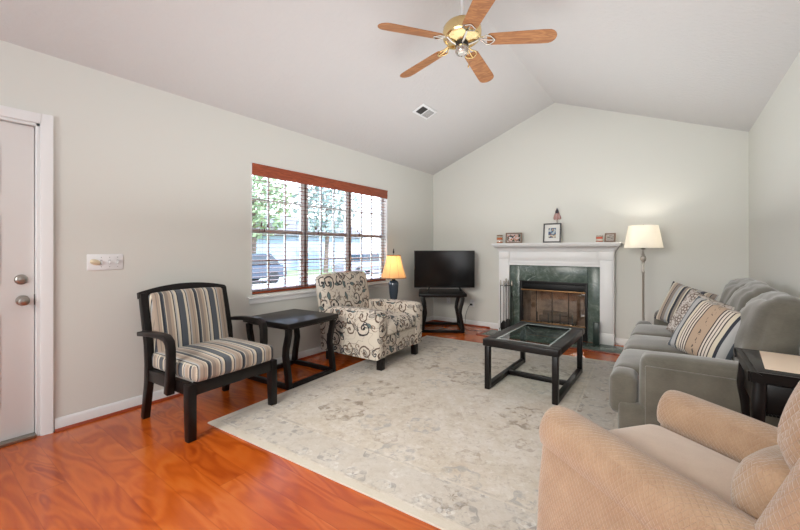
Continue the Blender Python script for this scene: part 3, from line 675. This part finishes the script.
# mantel ornaments
MZ = 1.3205
def jar(loc, r, h, wax, lid, label):
    t = thing('candle_jar', label, 'candle', loc)
    MB().lathe([(0, 0), (r, 0), (r, h*.82), (r*.86, h*.9), (r*.86, h*.9), (r*.8, h*.9), (r*.8, h*.86), (r*.93, h*.8), (r*.93, .006), (0, .006)], n=24).build('jar', m_jarglass, t)
    MB().lathe([(0, .007), (r*.9, .007), (r*.9, h*.68), (0, h*.68)], n=24).build('wax', wax, t)
    bb = MB(); bb.lathe([(r*1.01, h*.18), (r*1.02, h*.19), (r*1.02, h*.4), (r*1.01, h*.41)], n=24); bb.build('paper_band', m_label, t)
    if lid: MB().lathe([(0, h*.9), (r*.92, h*.9), (r*.92, h), (r*.4, h), (0, h)], n=24).build('lid', m_lid, t)
jar((-2.115, 5.415, MZ), .046, .125, m_wax_orange, True, 'orange lidded jar candle at the left end of the mantel')
jar((-.775, 5.40, MZ), .042, .10, m_wax_red, False, 'open coral candle in a jar at the right end of the mantel')
def frame(loc, rz, wd, ht, bw_, fm, photo, mat_in, label, lean=10):
    t = thing('picture_frame', label, 'picture frame', loc, rot=(R(-lean), 0, R(rz)))
    b = MB()
    b.box(-wd/2, -wd/2+bw_, -.009, .009, 0, ht, .002); b.box(wd/2-bw_, wd/2, -.009, .009, 0, ht, .002); b.box(-wd/2+bw_, wd/2-bw_, -.009, .009, 0, bw_, .002); b.box(-wd/2+bw_, wd/2-bw_, -.009, .009, ht-bw_, ht, .002)
    b.build('frame', fm, t)
    b = MB(); b.box(-wd/2+bw_, wd/2-bw_, 0, .006, bw_, ht-bw_, 0); b.build('mat_board', m_mat, t)
    b = MB(); b.box(-wd/2+bw_+mat_in, wd/2-bw_-mat_in, -.002, 0, bw_+mat_in, ht-bw_-mat_in, 0); b.build('photo', photo, t)
    if mat_in > .02: MB().prism([(.006, ht*.62), (.0095, ht*.62), (.05+ht*.12, .008+ht*.02), (.046+ht*.12, .008+ht*.02)], 'x', -.02, .02).build('easel_back', m_dark, t)
frame((-1.905, 5.42, MZ+.0015), 8, .235, .155, .02, m_frame_brown, m_photo_people, .004, 'brown landscape frame with a group snapshot beside the orange candle')
frame((-1.368, 5.42, MZ+.0015), 2, .235, .275, .018, m_frame_grey, m_photo_blue, .05, 'dark grey portrait frame with a wide white mat, centre of the mantel')
frame((-.66, 5.42, MZ+.0015), -10, .125, .115, .018, m_frame_brown, m_photo_grey, .004, 'small square brown frame at the right end of the mantel')
t = thing('flag_ornament', 'small red striped fabric flag fan on the wall above the grey frame', 'ornament', (-1.325, 5.535, 1.60))
MB().prism([(-.055, .07), (-.04, .045), (-.015, .05), (.0, .04), (.02, .05), (.04, .045), (.055, .07), (.018, .165), (-.018, .165)], 'y', -.006, .004, .002).build('striped_skirt', m_flag, t)
MB().prism([(-.02, .135), (.02, .135), (.022, .165), (.01, .19), (0, .215), (-.01, .19), (-.022, .165)], 'y', -.011, .006, .002).build('navy_top', m_flagblue, t)
MB().tube([(0, 0, .06), (0, 0, -.03)], .004, 8).build('stick', m_tassel, t)

# ------------------------------------------------------------------ bent-leg black tables
def bent_table(size, h, loc, rz, label, top_t=.045, over=0., group='matching black tables with bent legs'):
    t = thing('side_table', label, 'table', loc, rz, group); a = size/2
    b = MB(); b.box(-a-over, a+over, -a-over, a+over, h-top_t, h, .010, 3); b.build('tabletop', m_black, t)
    MB().box(-a+.03, a-.03, -a+.03, a-.03, h-top_t-.015, h-top_t, .002).build('under_frame', m_black, t)
    b = MB(); ww = .042
    for s_ in (-1, 1):
        b.box(-a+.02, a-.02, min(s_*(a-.02), s_*(a-.02-ww)), max(s_*(a-.02), s_*(a-.02-ww)), .0, .04, .004)
        b.box(min(s_*(a-.02), s_*(a-.02-ww)), max(s_*(a-.02), s_*(a-.02-ww)), -a+.02+ww, a-.02-ww, .0, .04, .004)
    b.build('floor_frame', m_black, t)
    for sx in (-1, 1):
        for sy in (-1, 1):
            y1 = sy*(a-.02); y0 = sy*(a-.02-ww); o = sx*(a-.045)
            MB().ribbon([(o, .03), (o-sx*.01, .12), (o-sx*.042, .29), (o-sx*.036, .35), (o-sx*.004, .47), (o, h-top_t-.01)], [.056, .054, .052, .052, .052, .056], 'y', min(y0, y1), max(y0, y1), .004).build('leg', m_black, t)
    return t
bt = bent_table(.64, .58, (-3.005, 2.31, 0), 4, 'square black table with bent legs between the striped chair and the scroll armchair')
TVC = Vector((-2.885, 5.08, 0))
bent_table(.68, .58, TVC+Vector((-.03, -.02, 0)), 33, 'square black table with bent legs standing under the television', .045, .012)
bent_table(.40, .50, (-3.04, 4.0, 0), 0, 'small black bent-leg table mostly hidden behind the scroll armchair, under the lit lamp')

# ------------------------------------------------------------------ television
t = thing('television', 'black flatscreen television standing on the black corner table', 'television', TVC+Vector((.04, -.055, .5812)), 36)
b = MB(); b.box(-.465, .465, -.008, .014, .06, .63, .004); b.box(-.3, .3, .014, .05, .1, .42, .01); b.build('casing', m_blackplastic, t)
MB().box(-.455, .455, -.0095, -.0078, .078, .62, 0).build('screen', m_screen, t)
for sx in (-1, 1):
    b = MB(); b.prism([(sx*.23-.012, .07), (sx*.23+.012, .07), (sx*.255+.014, .008), (sx*.255-.014, .008)], 'y', -.008, .012, .002); b.box(sx*.255-.014, sx*.255+.014, -.12, .12, 0, .009, .003); b.build('foot', m_blackplastic, t)

# wall plates
def outlet(x, z, label, plug=False):
    t = thing('wall_outlet', label, 'outlet', (x, YB, z), 0, 'white wall outlets')
    MB().box(-.036, .036, -.006, -.0005, -.058, .058, .003).build('plate', m_plastic, t)
    for dz in (-.022, .022): 
        s_ = MB(); s_.lathe([(.0, 0), (.017, 0), (.017, .002), (0, .002)], mx=Matrix.Translation(Vector((0, -.0055, dz))) @ Matrix.Rotation(R(90), 4, 'X'), n=16)
        so_ = s_.build('socket', m_plastic, t)
        sl = MB(); sl.box(-.006, -.004, -.0085, -.0074, dz-.004, dz+.004, 0); sl.box(.004, .006, -.0085, -.0074, dz-.004, dz+.004, 0); sl.build('slot', m_dark, so_)
outlet(-3.06, .378, 'plain wall outlet behind the television table')
outlet(-2.625, .363, 'wall outlet right of the television table with a black plug in it')
t = thing('power_plug', 'black plug and cord in the wall outlet by the television', 'plug', (-2.632, YB-.0085, .343))
MB().box(-.018, .016, -.038, 0, -.014, .014, .004).build('plug', m_blackplastic, t)
MB().tube([(-.01, -.036, -.004), (-.03, -.05, -.03), (-.06, -.05, -.10), (-.09, -.05, -.2), (-.095, -.05, -.3), (-.10, -.05, -.3365)], .0035, 8).build('cord', m_blackplastic, t)
t = thing('light_switch', 'white four-gang switch plate on the wall beside the door', 'light switch', (XL, .925, 1.132))
MB().box(.0005, .006, -.108, .108, -.058, .058, .003).build('plate', m_plastic, t)
for yy in (-.025, .024, .073): 
    tg = MB().box(.005, .018, yy-.004, yy+.004, -.012, .010, .001).build('toggle', m_plastic, t)
    MB().box(.0055, .0068, yy-.006, yy+.006, -.016, .016, 0).build('slot', m_grey, tg)
    c_ = MB(); 
    for zz in (-.034, .034): c_.lathe([(0, 0), (.0035, 0), (.0028, .0012), (0, .0012)], mx=Matrix.Translation(Vector((.006, yy, zz))) @ Matrix.Rotation(R(90), 4, 'Y'), n=10)
    c_.build('screw', m_grey, t)
b = MB(); b.cush((.012, -.062, 0), (.012, .062, .024), .006, (.006, .0, .008), 5, rot_about((0, -.062, 0), 'X', -18)); b.build('shell_cover', m_switchcream, t)

# ------------------------------------------------------------------ striped armchair with dark frame
t = thing('striped_armchair', 'dark wood open-arm chair with blue and tan striped seat and back by the door', 'armchair', (-2.815, 1.425, 0), 4)
for sy in (-1, 1):
    y0, y1 = (sy*.335, sy*.29); y0, y1 = min(y0, y1), max(y0, y1)
    MB().ribbon([(-.31, 0), (-.285, .12), (-.255, .28), (-.25, .40), (-.265, .55), (-.322, .78), (-.352, .90)], [.045, .052, .058, .06, .056, .05, .045], 'y', y0, y1, .004).build('rear_leg', m_black, t)
    MB().ribbon([(.305, .0125 if sy > 0 else 0), (.30, .15), (.295, .36)], [.046, .056, .062], 'y', min(sy*.345, sy*.29), max(sy*.345, sy*.29), .004).build('front_leg', m_black, t)
    ya, yb = min(sy*.385, sy*.335), max(sy*.385, sy*.335)
    MB().ribbon([(-.275, .625), (-.12, .641), (.03, .645), (.095, .638), (.13, .612), (.142, .57), (.144, .48), (.135, .38), (.122, .275)], [.03, .034, .036, .042, .05, .046, .044, .046, .05], 'y', ya, yb, .006).build('arm', m_black, t)
b = MB(); b.box(.275, .32, -.29, .29, .285, .365, .004); b.box(-.27, -.235, -.29, .29, .29, .365, .004)
for sy in (-1, 1): b.box(-.24, .28, min(sy*.33, sy*.295), max(sy*.33, sy*.295), .285, .365, .004)
b.build('seat_rail', m_black, t)
tilt = rot_about((-.25, 0, .40), 'Y', -13)
top = [(-.338, .875)]+[(-.338+.676*i/14, .922+.045*(1-((i-7)/7)**2)) for i in range(15)]+[(.338, .875)]+[(.29-.58*i/10, .878+.025*(1-((i-5)/5)**2)) for i in range(11)]
MB().prism(top, 'x', -.272, -.228, .004, 2, tilt, 40).build('top_rail', m_black, t)
MB().box(-.268, -.232, -.29, .29, .42, .47, .003, mx=tilt).build('back_rail', m_black, t)
b = MB(); b.cush((-.215, 0, .67), (.07, .575, .465), .03, (.02, .0, .012), 10, tilt); b.build('back_cushion', m_stripe_chair, t)
b = MB(); b.cush((.045, 0, .425), (.60, .615, .115), .03, (0.006, .006, .022), 10); b.build('seat_cushion', m_stripe_chair, t)

# ------------------------------------------------------------------ scroll armchair
t = thing('scroll_armchair', 'cream armchair in black and teal scroll print under the window', 'armchair', (-2.77, 3.235, RUGZ), 4)
for sx, sy in ((.36, -.34), (.36, .34), (-.34, -.33), (-.34, .33)):
    MB().prism([(-.032, -.032), (.032, -.032), (.032, .032), (-.032, .032)], 'z', 0, .115, .004, mx=Matrix.Translation(Vector((sx, sy, 0)))).build('leg', m_black, t)
MB().cush((.0, 0, .225), (.78, .70, .21), .025, (.0, 0, 0), 8).build('base', m_scroll, t)
for sy in (-1, 1):
    rings = []
    for x, w_, zt, dy in ((-.40, .10, .55, 0), (-.385, .125, .575, 0), (-.2, .14, .60, .005), (.1, .15, .605, .01), (.33, .155, .60, .012), (.385, .145, .59, .012), (.41, .11, .565, .012)):
        c0 = sy*(.355+dy); ins = .02 if x in (-.40, .41) else 0
        sec = [(-w_/2, .118+ins), (w_/2, .118+ins), (w_/2+.012, .35), (w_/2+.018, zt-.06), (w_/2+.006, zt-.02), (w_/2-.025, zt), (-w_/2+.025, zt), (-w_/2-.006, zt-.02), (-w_/2-.01, zt-.06), (-w_/2, .35)]
        rings.append([(x, c0+p*sy, z) for p, z in sec])
    MB().loft(rings).build('arm', m_scroll, t, smooth=60)
bt_m = rot_about((-.30, 0, .35), 'Y', -11)
MB().cush((-.315, -.035, .63), (.16, .79, .63), .05, (.035, .0, .015), 10, bt_m).build('backrest', m_scroll, t)
MB().cush((.10, 0, .40), (.64, .56, .15), .045, (.02, 0, .035), 10).build('seat_cushion', m_scroll, t)

# ------------------------------------------------------------------ lamps
LT = Vector((-3.03, 3.98, .5005))
t = thing('table_lamp', 'lit table lamp with golden bell shade and slate blue base behind the scroll armchair', 'lamp', LT)
MB().lathe([(0, 0), (.05, 0), (.052, .01), (.042, .02), (.046, .06), (.06, .15), (.066, .24), (.066, .28), (.052, .305), (.03, .315), (0, .315)], n=28).build('base', m_ceramic, t)
MB().lathe([(0, .315), (.027, .315), (.024, .33), (.03, .345), (.01, .355), (.008, .42), (0, .42)], n=16).build('neck', m_blackmetal, t)
LS = [(.172, .345), (.152, .40), (.13, .47), (.108, .55), (.094, .635), (.092, .65)]
MB().lathe(LS+[(r_-.0015, z_) for r_, z_ in LS[::-1]], n=36).build('lamp_shade', m_shade_gold, t)
b = MB(); b.lathe([(.173, .342), (.175, .342), (.173, .353), (.171, .353)], n=36); b.lathe([(.091, .643), (.0945, .643), (.0945, .653), (.091, .653)], n=36)
for q in range(8):
    a = q*PI/4+.3; b.tube([((rr+.001)*math.cos(a), (rr+.001)*math.sin(a), zz) for rr, zz in LS], .0016, 5)
b.build('shade_trim', m_shade_trim, t)
b = MB(); b.tube([(0, 0, .42), (0, 0, .685)], .003, 6); b.lathe([(.0, .67), (.008, .675), (.012, .695), (.006, .715), (.009, .725), (0, .74)], n=14)
for q in range(3): b.tube([(0, 0, .652), (.091*math.cos(q*2.1), .091*math.sin(q*2.1), .649)], .0015, 5)
b.build('finial', m_blackmetal, t)
def bulb(loc, power, color, rad=.03):
    d = bpy.data.lights.new('lamp_bulb', 'POINT'); d.energy = power; d.color = color; d.shadow_soft_size = rad; o = bpy.data.objects.new('lamp_bulb', d); o.location = loc; col.objects.link(o)
bulb(LT+Vector((0, 0, .54)), 4.6, (1, .89, .72))
LP = Vector((-.29, 5.2, 0))
t = thing('floor_lamp', 'lit floor lamp with white drum shade beside the mantel behind the sofa', 'lamp', LP)
MB().lathe([(0, .001), (.13, .001), (.13, .012), (.11, .025), (.05, .035), (.02, .06), (0, .06)], n=32).build('base', m_pewter, t)
MB().lathe([(.0, .05), (.012, .05), (.012, .95), (.02, .96), (.012, .975), (.012, 1.06), (.02, 1.065), (.014, 1.08), (.026, 1.095), (.032, 1.12), (.026, 1.145), (.012, 1.155), (.018, 1.165), (.011, 1.175), (.009, 1.22), (.022, 1.228), (.024, 1.235), (.012, 1.24), (.012, 1.28), (0, 1.28)], n=20).build('pole', m_pewter, t)
MB().lathe([(.196, 1.245), (.148, 1.505), (.146, 1.505), (.194, 1.245)], n=44).build('lamp_shade', m_shade_white, t)
b = MB(); b.tube([(0, 0, 1.28), (0, 0, 1.50)], .003, 6); b.lathe([(0, 1.495), (.008, 1.5), (.006, 1.52), (0, 1.525)], n=10)
for q in range(3): b.tube([(0, 0, 1.495), (.147*math.cos(q*2.1), .147*math.sin(q*2.1), 1.498)], .0015, 5)
b.build('shade_spider', m_pewter, t)
bulb(LP+Vector((0, 0, 1.40)), 5, (1, .95, .86), .035)

# ------------------------------------------------------------------ coffee table
t = thing('coffee_table', 'low black coffee table with inset glass top on the rug', 'coffee table', (-1.03, 3.55, RUGZ))
hx, hy, h = .315, .505, .435; fw = .09
b = MB()
b.box(-hx, hx, -hy, -hy+fw, h-.06, h, .008, 3); b.box(-hx, hx, hy-fw, hy, h-.06, h, .008, 3); b.box(-hx, -hx+fw, -hy+fw-.002, hy-fw+.002, h-.06, h, .008, 3); b.box(hx-fw, hx, -hy+fw-.002, hy-fw+.002, h-.06, h, .008, 3)
b.build('top_frame', m_black, t)
MB().box(-hx+fw+.0005, hx-fw-.0005, -hy+fw+.0005, hy-fw-.0005, h-.01, h-.002, 0).build('glass_top', m_tableglass, t)
b = MB(); e = .016
for (x0, x1, y0, y1) in ((-hx+fw, hx-fw, -hy+fw, -hy+fw+e), (-hx+fw, hx-fw, hy-fw-e, hy-fw), (-hx+fw, -hx+fw+e, -hy+fw+e, hy-fw-e), (hx-fw-e, hx-fw, -hy+fw+e, hy-fw-e)): b.box(x0, x1, y0, y1, h-.0019, h-.0005, 0)
b.build('bevelled_rim_glint', m_bevel, t)
for sx in (-1, 1):
    xx = sorted((sx*(hx-.012), sx*(hx-.057)))
    for sy in (-1, 1):
        yy = sorted((sy*(hy-.012), sy*(hy-.062))); MB().box(xx[0], xx[1], yy[0], yy[1], 0, h-.06, .005).build('leg', m_black, t)
    MB().box(xx[0], xx[1], -hy+.063, hy-.063, .001, .045, .004).build('floor_rail', m_black, t)
MB().box(-hx+.058, hx-.058, -.022, .022, .004, .045, .004).build('stretcher', m_black, t)

# ------------------------------------------------------------------ sofa
SO = Vector((-.325, 2.63, 0)); SL = 2.2
t = thing('sofa', 'long sage grey three-seat sofa along the right wall', 'sofa', SO)
D = .965
MB().cush((D/2+.02, SL/2, .16), (D-.05, SL-.01, .27), .03, (0, 0, 0), 8).build('base', m_sofa, t)
MB().cush((D-.055, SL/2, .42), (.10, SL-.02, .66), .05, (0, 0, .02), 10).build('back_frame', m_sofa, t)
for y0 in (0, SL-.2):
    MB().cush((.53, y0+.1, .31), (.74, .20, .57), .055, (.01, .008, .012), 9).build('arm', m_sofa, t)
    yy = y0-.004 if y0 == 0 else y0+.204
    MB().cush((.545, yy, .295), (.715, .02, .49), .009, (0, .004, 0), 6).build('arm_panel', m_sofa, t)
cw = (SL-.4)/3
for q in range(3):
    y0 = .2+cw*q
    MB().cush((.36, y0+cw/2, .365), (.72, cw-.004, .18), .05, (.02, 0, .035), 12, None, 1., .008, q*3).build('seat_cushion', m_sofa, t)
    sc = t.children[-1]
    if q != 1:
        ya, yb = (.045, .205) if q == 0 else (SL-.205, SL-.045)
        MB().cush((.07, (ya+yb)/2, .33), (.14, yb-ya+.05, .235), .032, (.012, 0, .02), 6).build('cushion_wing', m_sofa, sc)
    bm_ = rot_about((.76, y0+cw/2, .46), 'Y', 13) @ rot_about((.7, y0+cw/2, .7), 'X', (-3, 2, 4)[q])
    MB().cush((.73, y0+cw/2, .70), (.20, cw+.005, .50), .085, (.05, .01, .035), 14, bm_, 1., .026, q*7).build('back_cushion', m_sofa, t)
# blocks for feet
for fx in (.12, D-.1):
    for fy in (.1, SL-.1): MB().box(fx-.03, fx+.03, fy-.03, fy+.03, RUGZ if fx < .5 and fy < 1.7 else 0.0005, .03, .003).build('foot', m_black, t)

def throw(name, loc, face_deg, lean, roll, wd, th, mt, label, seed):
    o = MB().pillow(wd, th, seed=seed).build(name, mt, None, loc, None, 80)
    mxr = Matrix.Rotation(R(face_deg), 4, 'Z') @ Matrix.Rotation(R(-lean), 4, 'X') @ Matrix.Rotation(R(roll), 4, 'Y')
    o.rotation_euler = mxr.to_euler(); return tag(o, label, 'pillow', 'throw pillows on the sofa')
throw('throw_pillow', (.08, 4.42, .68), -30, 20, 14, .41, .13, m_stripe_pillow, 'striped throw pillow at the far end of the sofa', 1)
throw('throw_pillow', (.15, 3.72, .68), -44, 22, 16, .39, .13, m_floral, 'cream floral throw pillow in the middle between two striped ones', 2)
throw('throw_pillow', (.185, 3.18, .68), -38, 24, 14, .40, .15, m_stripe_emb, 'striped pillow with an embroidered tan centre, nearest the sofa arm', 3)

# ------------------------------------------------------------------ black end table between sofa and recliner
t = thing('end_table', 'glossy black end table with raised rim between sofa and recliner', 'table', (.455, 2.365, 0))
b = MB(); hx, hy = .185, .225
b.box(-hx+.01, hx-.01, -hy+.01, hy-.01, .665, .712, .004)
rim = [(0, .67), (.012, .67), (.012, .7115), (0, .7115), (-.012, .709), (-.024, .70), (-.028, .685), (-.028, .67)]
b.build('tabletop', m_black, t)
b = MB(); b.prism([(-hx-p, z) for p, z in rim], 'y', -hy-.02, hy+.02, .0); b.prism([(hx+p, z) for p, z in rim], 'y', -hy-.02, hy+.02, 0); b.prism([(-hy-p, z) for p, z in rim], 'x', -hx-.02, hx+.02, 0); b.prism([(hy+p, z) for p, z in rim], 'x', -hx-.02, hx+.02, 0)
b.build('raised_rim', m_black, t)
b = MB(); b.box(-hx+.015, hx-.015, -hy+.015, -hy+.035, .53, .66, .002); b.box(-hx+.015, hx-.015, hy-.035, hy-.015, .53, .66, .002); b.box(-hx+.015, -hx+.035, -hy+.015, hy-.015, .53, .66, .002); b.box(hx-.035, hx-.015, -hy+.015, hy-.015, .53, .66, .002); b.build('apron', m_black, t)
b = MB()
for i in range(26): b.lathe([(0, -.007), (.006, -.003), (.006, .003), (0, .007)], (-hx+.04+i*(2*hx-.08)/25, -hy+.012, .535), 8)
b.build('beaded_edge', m_blackmetal, t)
for sx in (-1, 1):
    for sy in (-1, 1):
        cx, cy = sx*(hx-.02), sy*(hy-.02); rings = []
        for z, off, s_ in ((.665, 0, .022), (.60, .002, .024), (.555, .006, .025), (.52, .006, .023), (.45, .0, .018), (.3, -.008, .014), (.15, -.006, .012), (.05, .002, .013), (.025, .006, .017), (.0, .008, .019)):
            x_, y_ = cx+sx*off, cy+sy*off
            rings.append([(x_+s_*math.copysign(abs(math.cos(a))**.6, math.cos(a)), y_+s_*math.copysign(abs(math.sin(a))**.6, math.sin(a)), z) for a in [2*PI*k/16 for k in range(16)]])
        MB().loft(rings).build('leg', m_black, t)
MB().box(-hx+.03, hx-.03, -hy+.03, hy-.03, .2, .215, .002).build('shelf', m_black, t)
pp = MB().box(-.14, .14, -.185, .185, 0, .003, .0008).build('paper', m_paper, None, (.468, 2.375, .7126), (0, 0, R(-5)))
tag(pp, 'cream sheet of paper lying on the black end table', 'paper')

# ------------------------------------------------------------------ recliner in the foreground
RA = 180-52.3
ang = 90+52.3
t = thing('recliner', 'tan diamond-quilted recliner in the foreground', 'recliner', (-.2, 1.81, 0), ang)
# local: +X is the front, x=0 at the arm fronts
def arm_sec(s_=1., sh=0.):
    outer = [(.10, .03), (.105, .15), (.098, .3), (.082, .42), (.072, .485)]; roll = arc(.0, .508, .096, -22, 200, 16); inner = [(-.07, .46), (-.068, .3), (-.068, .03)]
    return [(p, z) for p, z in outer]+roll+inner
for sy in (-1, 1):
    sec = arm_sec(); cz = .33; rings = []
    for x, k_ in ((.0, .72), (-.006, .84), (-.022, .93), (-.05, .985), (-.085, 1.), (-.3, 1.), (-.55, .99), (-.70, .97), (-.76, .90), (-.775, .75)):
        dz = -.00 - max(0, -x-.2)*.02
        rings.append([(x, sy*(.30+p*(k_ if z > .05 else 1)), cz+(z-cz)*(.9+.1*k_ if z > .3 else 1)+dz*(z > .3)) for p, z in sec])
    MB().loft(rings).build('arm', m_quilt, t, smooth=70)
b = MB(); b.cush((-.37, 0, .22), (.70, .46, .36), .04, (0, 0, 0), 8); b.build('base', m_quilt, t)
b = MB(); b.cush((-.30, 0, .395), (.64, .465, .15), .055, (.02, 0, .03), 10); b.build('seat_cushion', m_tanseat, t)
MB().cush((-.035, 0, .22), (.05, .45, .30), .022, (.012, 0, 0), 8).build('footrest', m_quilt, t)
bm2 = rot_about((-.70, 0, .42), 'Y', -22)
b = MB(); b.cush((-.575, 0, .56), (.15, .46, .22), .075, (.04, 0, .02), 10, bm2); b.build('lumbar_pillow', m_quilt, t)
b = MB(); b.cush((-.605, 0, .845), (.17, .50, .34), .09, (.04, .01, .03), 10, bm2); b.build('head_pillow', m_quilt, t)
b = MB(); b.cush((-.68, 0, .62), (.16, .66, .80), .06, (.0, .01, .02), 10, bm2); b.build('back_shell', m_quilt, t)
for fx in (-.1, -.66):
    for fy in (-.25, .25): MB().box(fx-.03, fx+.03, fy-.03, fy+.03, RUGZ if fx > -.3 else .0005, .045, .003).build('foot', m_black, t)

# ------------------------------------------------------------------ ceiling fan and vent
FP = Vector((-1.325, 2.615, 0))
t = thing('ceiling_fan', 'brass ceiling fan with five oak blades hanging from the ridge', 'ceiling fan', (FP.x, FP.y, 2.8), 24)
b = MB(); b.tube([(0, 0, .17), (0, 0, .49)], .0125, 12); b.build('downrod', m_plastic, t)
MB().lathe([(.02, .40), (.03, .41), (.06, .46), (.068, .50), (0, .50)], n=28).build('canopy', m_brass, t)
MB().lathe([(0, .185), (.03, .185), (.06, .178), (.125, .165), (.145, .14), (.15, .10), (.145, .06), (.13, .045), (.12, .042)], n=44).build('motor_housing', m_brass, t)
b = MB(); b.lathe([(.128, .046), (.115, .035), (.075, .028), (.055, .02), (.0, .02)], n=44); b.build('motor_plate', m_brass, t)
MB().lathe([(0, .025), (.052, .025), (.052, .0), (.044, -.008), (.0, -.008)], n=28).build('flywheel', m_blackplastic, t)
MB().lathe([(0, .0), (.046, .0), (.05, -.012), (.05, -.05), (.04, -.064), (.03, -.068), (.027, -.062), (0, -.062)], n=32).build('switch_housing', m_chrome, t)
for q in range(5):
    mq = Matrix.Rotation(R(72*q), 4, 'Z') @ Matrix.Translation(Vector((0, 0, .045))) @ Matrix.Rotation(R(4), 4, 'Y') @ Matrix.Rotation(R(-12), 4, 'X')
    pts = [(.20, -.052), (.215, -.058), (.64-.05, -.068)]+[(.625+.068*math.cos(R(a)), .068*math.sin(R(a))) for a in (-75, -55, -35, -15, 0, 15, 35, 55, 75)]+[(.59, .068), (.215, .058), (.20, .052), (.19, .03), (.19, -.03)]
    bl = MB().prism(pts, 'z', -.003, .003, .001, 1, mq).build('blade', m_oak, t)
    b = MB()
    for s_ in (-1, 1):
        b.tube([mq @ Vector(p) for p in ((.13, s_*.008, .012), (.16, s_*.022, .0), (.185, s_*.045, -.006), (.215, s_*.042, -.008), (.235, s_*.02, -.008), (.25, 0, -.008))], [.006, .006, .006, .006, .006, .004], 8)
    b.tube([mq @ Vector(p) for p in ((.05, 0, -.035), (.09, 0, -.02), (.135, 0, .008))], [.009, .009, .010], 8)
    b.tube([mq @ Vector(p) for p in ((.13, 0, .01), (.2, 0, -.006), (.25, 0, -.008))], [.007, .006, .004], 8)
    b.build('blade_bracket', m_brass if q in (1, 2) else m_chrome, bl)
b = MB(); b.tube([(.045, -.02, -.05), (.05, -.022, -.16)], .0015, 6); b.lathe([(0, -.185), (.006, -.18), (.006, -.165), (.002, -.16)], (.05, -.022, 0), 10); b.build('pull_chain', m_brass, t)
sl = math.degrees(math.atan(k)); VX, VY = -2.42, 3.80
t = thing('ceiling_vent', 'white ceiling air vent with one half coloured dark as shade on the left slope', 'vent', (VX, VY, gz(VX)-.001), rot=(0, R(-sl), 0))
b = MB(); b.box(-.085, .085, -.16, .16, -.008, 0, .003); fr = b.build('vent_frame', m_plastic, t)
MB().box(-.055, .055, -.125, -.015, -.0095, -.0075, 0).build('shaded_half', m_dark, t)  # dark sheet painted in for the shade between this half's louvres
b = MB()
for q in range(8): b.box(-.055+q*.0145, -.046+q*.0145, .005, .13, -.013, -.007, .001)
b.build('louvre', m_grey, t)
